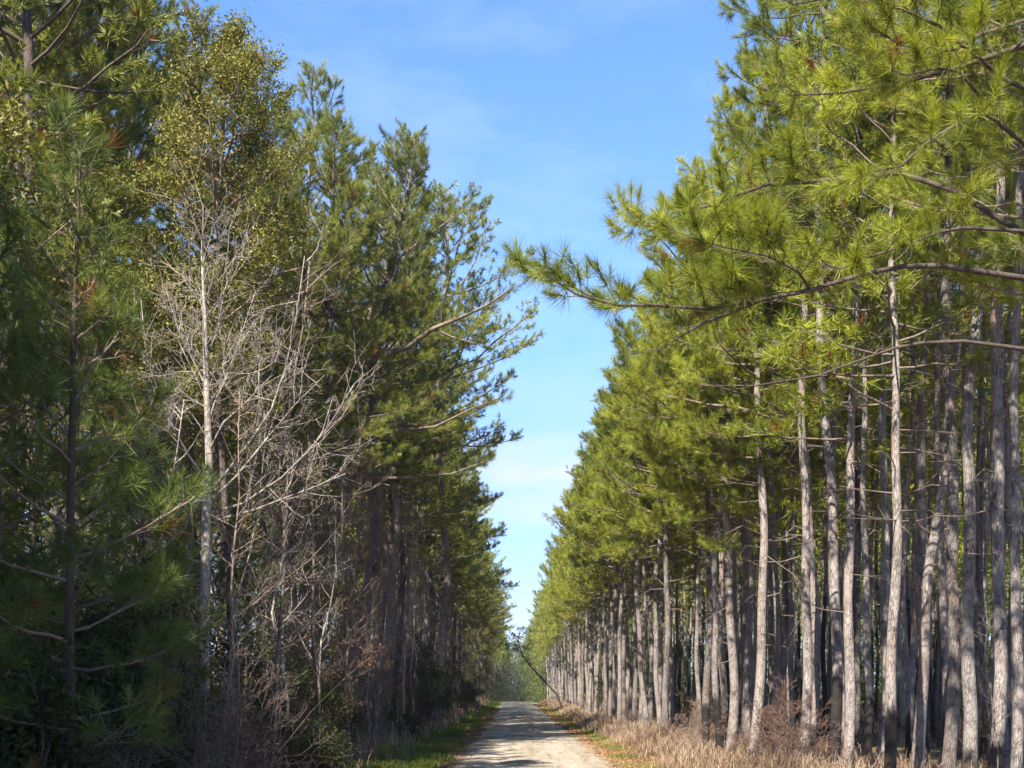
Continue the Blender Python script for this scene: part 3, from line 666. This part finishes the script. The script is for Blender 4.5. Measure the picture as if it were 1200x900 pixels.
while y < 205:
    x = -4.75 + R_.uniform(-.7, .5)
    if lfree(x, y, 1.6):
        k = lmid if y < 105 else lfar; lplaced.append((x, y))
        k[R_.randrange(len(k))].place(x, y, PI + R_.uniform(-.6, .6), R_.uniform(.84, 1.05), 'pine along the left road edge above the grey brush' if y < 105 else 'small distant pine along the left road edge', GL if y < 105 else 'far pines of the left wood', (R_.uniform(-.03, .03), R_.uniform(-.03, .03))); nL += 1
    y += R_.uniform(3.2, 5.0) if y < 105 else R_.uniform(3.4, 5)
for row in range(1, 5):
    xr = -4.6 - 2.9 * row; y = max(22, -xr / .375 - 2); 
    while y < (110, 90, 80, 70)[row - 1]:
        x = xr + R_.uniform(-1, 1)
        if lfree(x, y, 1.9):
            lplaced.append((x, y)); k = lmid if y < 105 else lfar
            k[R_.randrange(len(k))].place(x, y, R_.uniform(0, 6.28), R_.uniform(.9, 1.12), 'dark pine inside the left wood behind the roadside trees', GLI, (R_.uniform(-.03, .03), R_.uniform(-.03, .03))); nL += 1
        y += R_.uniform(4, 7.5)
# unseen pines added beside and behind the camera, sized to shade the wood's foot
for (x, y, sc) in [(-7.3, 7.2, .64), (-6.6, 8.6, .5), (-8.6, 9, .6), (-8.0, 2, .8), (-10.6, 5, .8), (-12.5, 13, .8), (-12.5, 0, 1), (-8.8, -5, 1), (-15, 8, 1), (-6.9, 11.5, .42), (-10, 11, .6)]:
    lmid[R_.randrange(4)].place(x, y, R_.uniform(0, 6.28), sc, 'unseen pine added left of the camera to shade the wood', 'added shade pines left of the camera')

for (x, y, sc) in [(-6.9, 8.2, 1.25), (-7.6, 9.6, 1.2), (-5.9, 9.0, .95), (-8.2, 5.6, 1.4), (-9.3, 8.6, 1.25), (-10.6, 11.6, 1.2), (-6.0, 10.4, .62), (-11.8, 8.4, 1.4), (-6.6, 11.4, 1.2), (-7.6, 13.0, 1.25)]:  # dense evergreens added out of view to keep sun off the lower left
    hk2.place(x, y, R_.uniform(0, 6), sc, 'unseen broadleaf evergreen added left of the camera to block the sun', 'added sun blocking evergreens left of the camera')
hk2.place(-7.0, 16.6, 1.0, 1.15, 'dark broadleaf evergreen behind the young pines at the left edge')  # added to block sun from the brush beyond; crown partly in view
# ---- undergrowth
sk = [Kind('bare_shrub', shrub_parts(50 + i, 2.4 + .5 * i, 11, 3, (M_TWIG, M_TWIG, M_VINE, M_TWIG)[i], .38, leafy=(0, .12, .25, 0)[i]), 'shrub') for i in range(4)]
tk_ = [Kind('bare_sapling', sapling_parts(60 + i, 5.0 + 1.2 * i, .026 + .006 * i, (M_PALE, M_PALE, M_TWIG)[i]), 'sapling') for i in range(3)]
tl_ = [Kind('slender_tree', sapling_parts(66 + i, 8.5 + i, .045, (M_TWIG, M_TWIG, M_PALE)[i]), 'bare tree') for i in range(3)]
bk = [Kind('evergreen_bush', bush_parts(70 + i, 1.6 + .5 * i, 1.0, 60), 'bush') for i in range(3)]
GS, GT, GB = 'bare shrubs in the left brush', 'bare saplings in the left brush', 'evergreen bushes in the left brush'
def brush(kinds, n, y0, y1, xf, s0, s1, lab, grp, pw=1.5):
    for i in range(n):
        y = y0 + (y1 - y0) * ((i + R_.random()) / n) ** pw; x = xf(y)
        kinds[R_.randrange(len(kinds))].place(x, y, R_.uniform(0, 6.28), R_.uniform(s0, s1) * (min(1, .25 + y / 52) if kinds is sk else 1), lab, grp, (R_.uniform(-.08, .08), R_.uniform(-.08, .08)))
brush(sk, 52, 20, 190, lambda y: -3.7 - 2.6 * R_.random() ** 1.3, .55, 1.05, 'leafless grey brown shrub in the brush left of the road', GS, 1.6)
brush(tk_, 95, 17, 190, lambda y: -3.4 - 3.0 * R_.random(), .7, 1.25, 'thin leafless sapling in the brush left of the road', GT, 1.5)
brush(tl_, 58, 33, 150, lambda y: -3.6 - 2.2 * R_.random(), .75, 1.2, 'tall slender leafless tree in front of the left pines', 'slender leafless trees along the left wood', 1.35)
brush(bk, 60, 15, 170, lambda y: -3.3 - 3.2 * R_.random(), .7, 1.35, 'dark green leafy bush in the brush left of the road', GB, 1.5)
# left corner: denser and darker
brush(bk, 16, 13, 24, lambda y: -.30 * y - 1.5 * R_.random() + .4, 1.0, 1.6, 'dark green leafy bush in the shaded lower left corner', 'bushes in the lower left corner', 1)
brush(sk, 16, 13, 26, lambda y: -.28 * y - 1.8 * R_.random() + .8, .9, 1.3, 'leafless shrub in the shaded lower left corner', 'shrubs in the lower left corner', 1)
# reddish vine tangle
vk = Kind('vine_tangle', shrub_parts(90, 3.2, 18, 4, M_VINE, .5, .010, (3, 4), leafy=.1), 'vines')
vk.place(at(372, 29), 29, 0, 1.1, 'tall reddish brown vine tangle beneath the crooked pine')
vk.place(at(330, 27), 27.5, 2, .95, 'lower vine tangle on the left of the tall reddish one')
# brush on the right among the pines
rs = [Kind('bare_shrub', shrub_parts(95 + i, 1.1 + .35 * i, 9, 3, M_VINE if i else M_TWIG, .7, .006), 'shrub') for i in range(2)]
for i in range(34):
    y = 24 + 75 * ((i + R_.random()) / 34) ** 1.4; x = 4.4 + R_.random() ** 1.3 * min(9, y * .3)
    rs[i % 2].place(x, y, R_.uniform(0, 6.28), R_.uniform(.8, 1.5), 'low leafless brown shrub in the dry grass under the right pines', 'bare shrubs under the right pines')
tk_[0].place(at(1172, 21.5), 21.5, 1, .6, 'spindly leafless sapling in front of the dark pine near the right edge')

rng = np.random.default_rng(19)
for px, d, l, a, r, lab in [(893, 44, 1.7, .25, .07, 'short fallen log lying between the close trio of trunks and the thin straight pine'),
                            (1010, 27, 1.5, 1.0, .028, 'fallen grey stick in the dry grass right of the scorched pine'),
                            (930, 26.5, 1.2, -.5, .022, 'fallen grey stick in the dry grass left of the scorched pine'),
                            (800, 33, 1.0, .6, .02, 'fallen grey stick near the road edge left of the first trunk')]:
    m_ = MB(); n = 6; t = np.linspace(0, 1, n); x = at(px, d); pts = np.stack([np.cos(a) * l * t, np.sin(a) * l * t, .1 + .03 * np.sin(t * 7) + .12 * t], -1)
    tube(m_, pts, r * np.linspace(1, .6, n), 8, rng, .08); sg = []
    if r < .05:
        for k in range(4): grow(rng, pts[2 + k % 3], nrm(np.array([np.cos(a + rng.normal(0, .8)), np.sin(a + rng.normal(0, .8)), .4])), .5, r * .5, 1, sg, 4, .15, .02, (1, 3))
        wood(m_, sg)
    o = bpy.data.objects.new('fallen_log' if r > .05 else 'fallen_branch', m_.mesh('fallen_wood', M_BARK if r > .05 else M_TWIG)); COL.objects.link(o)
    o.location = (x, d, G(x, d)); o.color = (0, 0, 0, 1); tag(o, lab, 'log' if r > .05 else 'branch')
# leaning dead tree over the far end of the road
rng = np.random.default_rng(3); tk, tw_, cr = MB(), MB(), MB(); lx, ly = 3.7, 100.0; lb_ = G(lx, ly)
pts = np.array([W(668, 840, 100), W(652, 813, 100), W(636, 796, 99.5), W(624, 783, 99), W(614, 771, 99), W(609, 758, 99), W(607, 746, 99)]) - np.array([lx, ly, lb_])
pts[0] = (0, 0, -.1)
tube(tk, pts, [.085, .075, .068, .06, .05, .036, .02], 7, rng, .05); segs = []
for k in range(26):
    i = rng.integers(3, 6); grow(rng, pts[i] + (pts[i + 1] - pts[i]) * rng.random(), nrm(np.array([rng.normal(0, .9), rng.normal(0, .5), rng.uniform(-.3, .8)])), rng.uniform(.6, 1.5), .03, 1, segs, 4, .2, .02, (2, 3))
wood(tw_, segs); C = np.array([p[-1] for p, r_ in segs]); needles(cr, C, nrm(rng.normal(0, 1, C.shape)), np.full(len(C), .1), 12, .3, .03, rng)
ln = empty('leaning_tree'); ln.location = (lx, ly, lb_); tag(ln, 'small dark tree leaning out over the far end of the road', 'leaning tree')
part('trunk', tk.mesh('leaning_trunk', M_SNAG), ln); part('branches', tw_.mesh('leaning_branches', M_SNAG), ln); part('crown', cr.mesh('leaning_crown', M_NEEDLE_Y, smooth=False), ln)

# ================================================================== far woods, one mass each
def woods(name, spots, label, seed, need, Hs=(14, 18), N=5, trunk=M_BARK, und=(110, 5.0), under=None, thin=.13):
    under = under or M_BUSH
    rng = np.random.default_rng(seed); mb = MB()
    for (x, y) in spots:
        H = rng.uniform(*Hs); z0 = G(x, y); zb = H * rng.uniform(.4, .55); R = rng.uniform(1.8, 2.6)
        zz = np.linspace(-.2, H * .97, 6)
        tube(mb, np.stack([x + rng.normal(0, .12, 6), y + rng.normal(0, .12, 6), z0 + zz], -1), thin * (1 - zz / H * .9), 5, mat=0)
        n = 240; t = rng.random(n); a = rng.random(n) * 6.28; r = R * (1 - t) ** .55 * (.62 + .38 * np.minimum(1, t / .2)) * np.sqrt(rng.random(n))
        P = np.stack([x + r * np.cos(a), y + r * np.sin(a), z0 + zb + (H - zb) * t + .12 * r], -1)
        n2 = und[0]; q = np.stack([x + rng.normal(0, 1.6, n2), y + rng.normal(0, 1.6, n2), z0 + und[1] * rng.random(n2) ** 1.5], -1)   # undergrowth between the trunks
        c = rng.normal(.5, .15)
        m2 = MB(); needles(m2, P, np.stack([np.cos(a), np.sin(a), .8 + 0 * a], -1), np.clip(c + rng.normal(0, .2, n), 0, 1), N, .38, .085, rng)
        mb.add(m2.v[0], f3=m2.f3[0], tint=m2.t[0], mat=1)
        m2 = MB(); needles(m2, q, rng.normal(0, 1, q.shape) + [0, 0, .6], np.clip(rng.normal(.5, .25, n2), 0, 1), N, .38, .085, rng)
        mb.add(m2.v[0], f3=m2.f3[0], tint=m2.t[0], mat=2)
    o = bpy.data.objects.new(name, mb.mesh(name, [trunk, need, under])); COL.objects.link(o); tag(o, label, 'woods', kind='stuff')
sp = [(x + R_.uniform(-1.5, 1.5), y + R_.uniform(-1.5, 1.5)) for y in range(62, 160, 4) for x in range(22, 50, 4) if x / y < .45 and x > 22 + max(0, (78 - y)) * .0]
sp += [(x + R_.uniform(-1.2, 1.2), y + R_.uniform(-1.5, 1.5)) for y in range(88, 255, 5) for x in (8.5, 12, 16, 20) if y > 100 + 30 * (x < 10)]
sp += [(5.0 + 3 * k + R_.uniform(-.6, .6), y) for y in range(206, 256, 4) for k in range(2)]
woods('right_woods', sp, 'depths of the pine plantation on the right', 1, M_NEEDLE, und=(230, 10.0), under=M_UNDER)
sp = [(x + R_.uniform(-.9, .9), y + R_.uniform(-1, 1)) for y in np.arange(40, 112, 2.3) for x in np.arange(11, 27, 2.6) if x / y < .40 and x > 8 + (112 - y) * .03]
sp = [p for p in sp if free(p[0], p[1], .9)]
woods('thin_woods', sp, 'crowded thin trunks in the depth of the right stand', 4, M_NEEDLE, (15, 17.5), und=(6, 1.5), thin=.085)
sp = [(-x + R_.uniform(-1.5, 1.5), y + R_.uniform(-1.5, 1.5)) for y in range(45, 150, 5) for x in range(19, 40, 5) if x / y < .45]
sp += [(-x + R_.uniform(-1.2, 1.2), y + R_.uniform(-1.5, 1.5)) for y in range(95, 255, 5) for x in (8.5, 12, 16)]
sp += [(-4.6 - 3 * k + R_.uniform(-.6, .6), y) for y in range(206, 256, 5) for k in range(2)]
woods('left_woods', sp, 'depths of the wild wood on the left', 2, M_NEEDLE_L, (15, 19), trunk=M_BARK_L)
sp = [(.3 + s * (3.9 + 3.6 * k) + R_.uniform(-1, 1), y + R_.uniform(-2, 2)) for y in range(256, 430, 5) for k in range(4) for s in (-1, 1)]
sp += [(x + R_.uniform(-1, 1), y + R_.uniform(-2, 2)) for y in (375, 385, 395, 403, 411, 419, 428, 440, 450) for x in np.arange(-16, 18, 2.4)]
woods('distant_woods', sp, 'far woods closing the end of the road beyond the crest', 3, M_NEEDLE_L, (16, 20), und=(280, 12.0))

# ================================================================== light, sky, camera
AZ, EL = math.radians(23), math.radians(45)
v = Vector((math.cos(EL) * math.sin(AZ), math.cos(EL) * math.cos(AZ), -math.sin(EL)))
sun = bpy.data.lights.new('sun', 'SUN'); sun.energy = 5.0; sun.angle = math.radians(.5); sun.color = (1, .94, .84)
so = bpy.data.objects.new('sun', sun); so.rotation_euler = v.to_track_quat('-Z', 'Y').to_euler(); so.location = (-20, -30, 40); COL.objects.link(so)
w = bpy.data.worlds.new('World'); SC.world = w; w.use_nodes = True; nt = w.node_tree; nt.nodes.clear(); L = nt.links.new
out = nt.nodes.new('ShaderNodeOutputWorld'); bg = nt.nodes.new('ShaderNodeBackground'); bg.inputs[1].default_value = .076
sky = nt.nodes.new('ShaderNodeTexSky'); sky.sky_type = 'NISHITA'; sky.sun_disc = False; sky.sun_elevation = EL; sky.sun_rotation = PI + AZ
sky.air_density = 1.0; sky.dust_density = 0.0; sky.ozone_density = 5.0
tc = nt.nodes.new('ShaderNodeTexCoord'); sx = nt.nodes.new('ShaderNodeSeparateXYZ'); L(tc.outputs['Generated'], sx.inputs[0])
z = sx.outputs[2]
c = mixc(nt, 1.0, sky.outputs[0], ramp(nt, z, [(0, (.44, .46, .64)), (.13, (.64, .66, .88)), (.28, (.84, .94, 1.08)), (.6, (.84, 1.02, 1.16))]), 'MULTIPLY')
mp = nt.nodes.new('ShaderNodeMapping'); mp.inputs['Scale'].default_value = (9, 9, 26); L(tc.outputs['Generated'], mp.inputs['Vector'])
n1 = noise(nt, mp.outputs[0], 1.3, 8, .62)
def bump_(src, mid, wd):      # soft window round a direction
    return math_(nt, 'SUBTRACT', 1.0, math_(nt, 'POWER', math_(nt, 'DIVIDE', math_(nt, 'SUBTRACT', src, mid), wd), 2.0), clamp=True)
win = math_(nt, 'MULTIPLY', bump_(sx.outputs[0], .026, .075), bump_(z, .150, .036))     # a small fair-weather cloud low over the road
cf = math_(nt, 'MULTIPLY', math_(nt, 'MULTIPLY', math_(nt, 'SUBTRACT', n1, .30), 3.4, clamp=True), win)
wis = math_(nt, 'MULTIPLY', math_(nt, 'SUBTRACT', noise(nt, mp.outputs[0], .5, 7, .6), .50), 1.1, clamp=True)  # thin high veil
c = mixc(nt, wis, c, (3.6, 4.2, 5.2))
c = mixc(nt, math_(nt, 'MULTIPLY', cf, .8), c, (3.9, 3.8, 4.5))
L(c, bg.inputs[0]); L(bg.outputs[0], out.inputs[0])

cam = bpy.data.cameras.new('camera'); cam.sensor_width = 36; cam.lens = 48; cam.clip_end = 6000; cam.clip_start = .1
cam.shift_y = (HY - 450) / 1200; cam.shift_x = -(CX - 600) / 1200
cam.dof.use_dof = True; cam.dof.focus_distance = 30; cam.dof.aperture_fstop = 5.0
co = bpy.data.objects.new('camera', cam); co.location = (0, 0, CAMH); co.rotation_euler = (PI / 2, 0, 0); COL.objects.link(co); SC.camera = co
vs = SC.view_settings; vs.view_transform = 'Standard'; vs.look = 'None'; vs.gamma = 1; vs.use_curve_mapping = False; vs.exposure = 1.8
SC.cycles.max_bounces = 4; SC.cycles.diffuse_bounces = 2; SC.cycles.transmission_bounces = 3; SC.cycles.transparent_max_bounces = 4
SC.cycles.use_denoising = True
print('right', nR, 'left', nL)

m, nt, out = newmat('thin_haze'); pv = nt.nodes.new('ShaderNodeVolumePrincipled'); pv.inputs['Color'].default_value = (.82, .88, 1, 1); pv.inputs['Density'].default_value = .00018; pv.inputs['Anisotropy'].default_value = .2
nt.links.new(pv.outputs[0], out.inputs['Volume'])
mb = MB(); x0, x1, y0, y1, z0, z1 = -950, 950, -120, 2600, -5.5, 27
vv = [(x, y, z) for z in (z0, z1) for y in (y0, y1) for x in (x0, x1)]
mb.add(vv, f4=[(0, 2, 3, 1), (4, 5, 7, 6), (0, 1, 5, 4), (2, 6, 7, 3), (0, 4, 6, 2), (1, 3, 7, 5)])
o = bpy.data.objects.new('haze', mb.mesh('haze', m, smooth=False)); COL.objects.link(o); tag(o, 'thin pale air between the trees down the road', 'haze', kind='stuff')
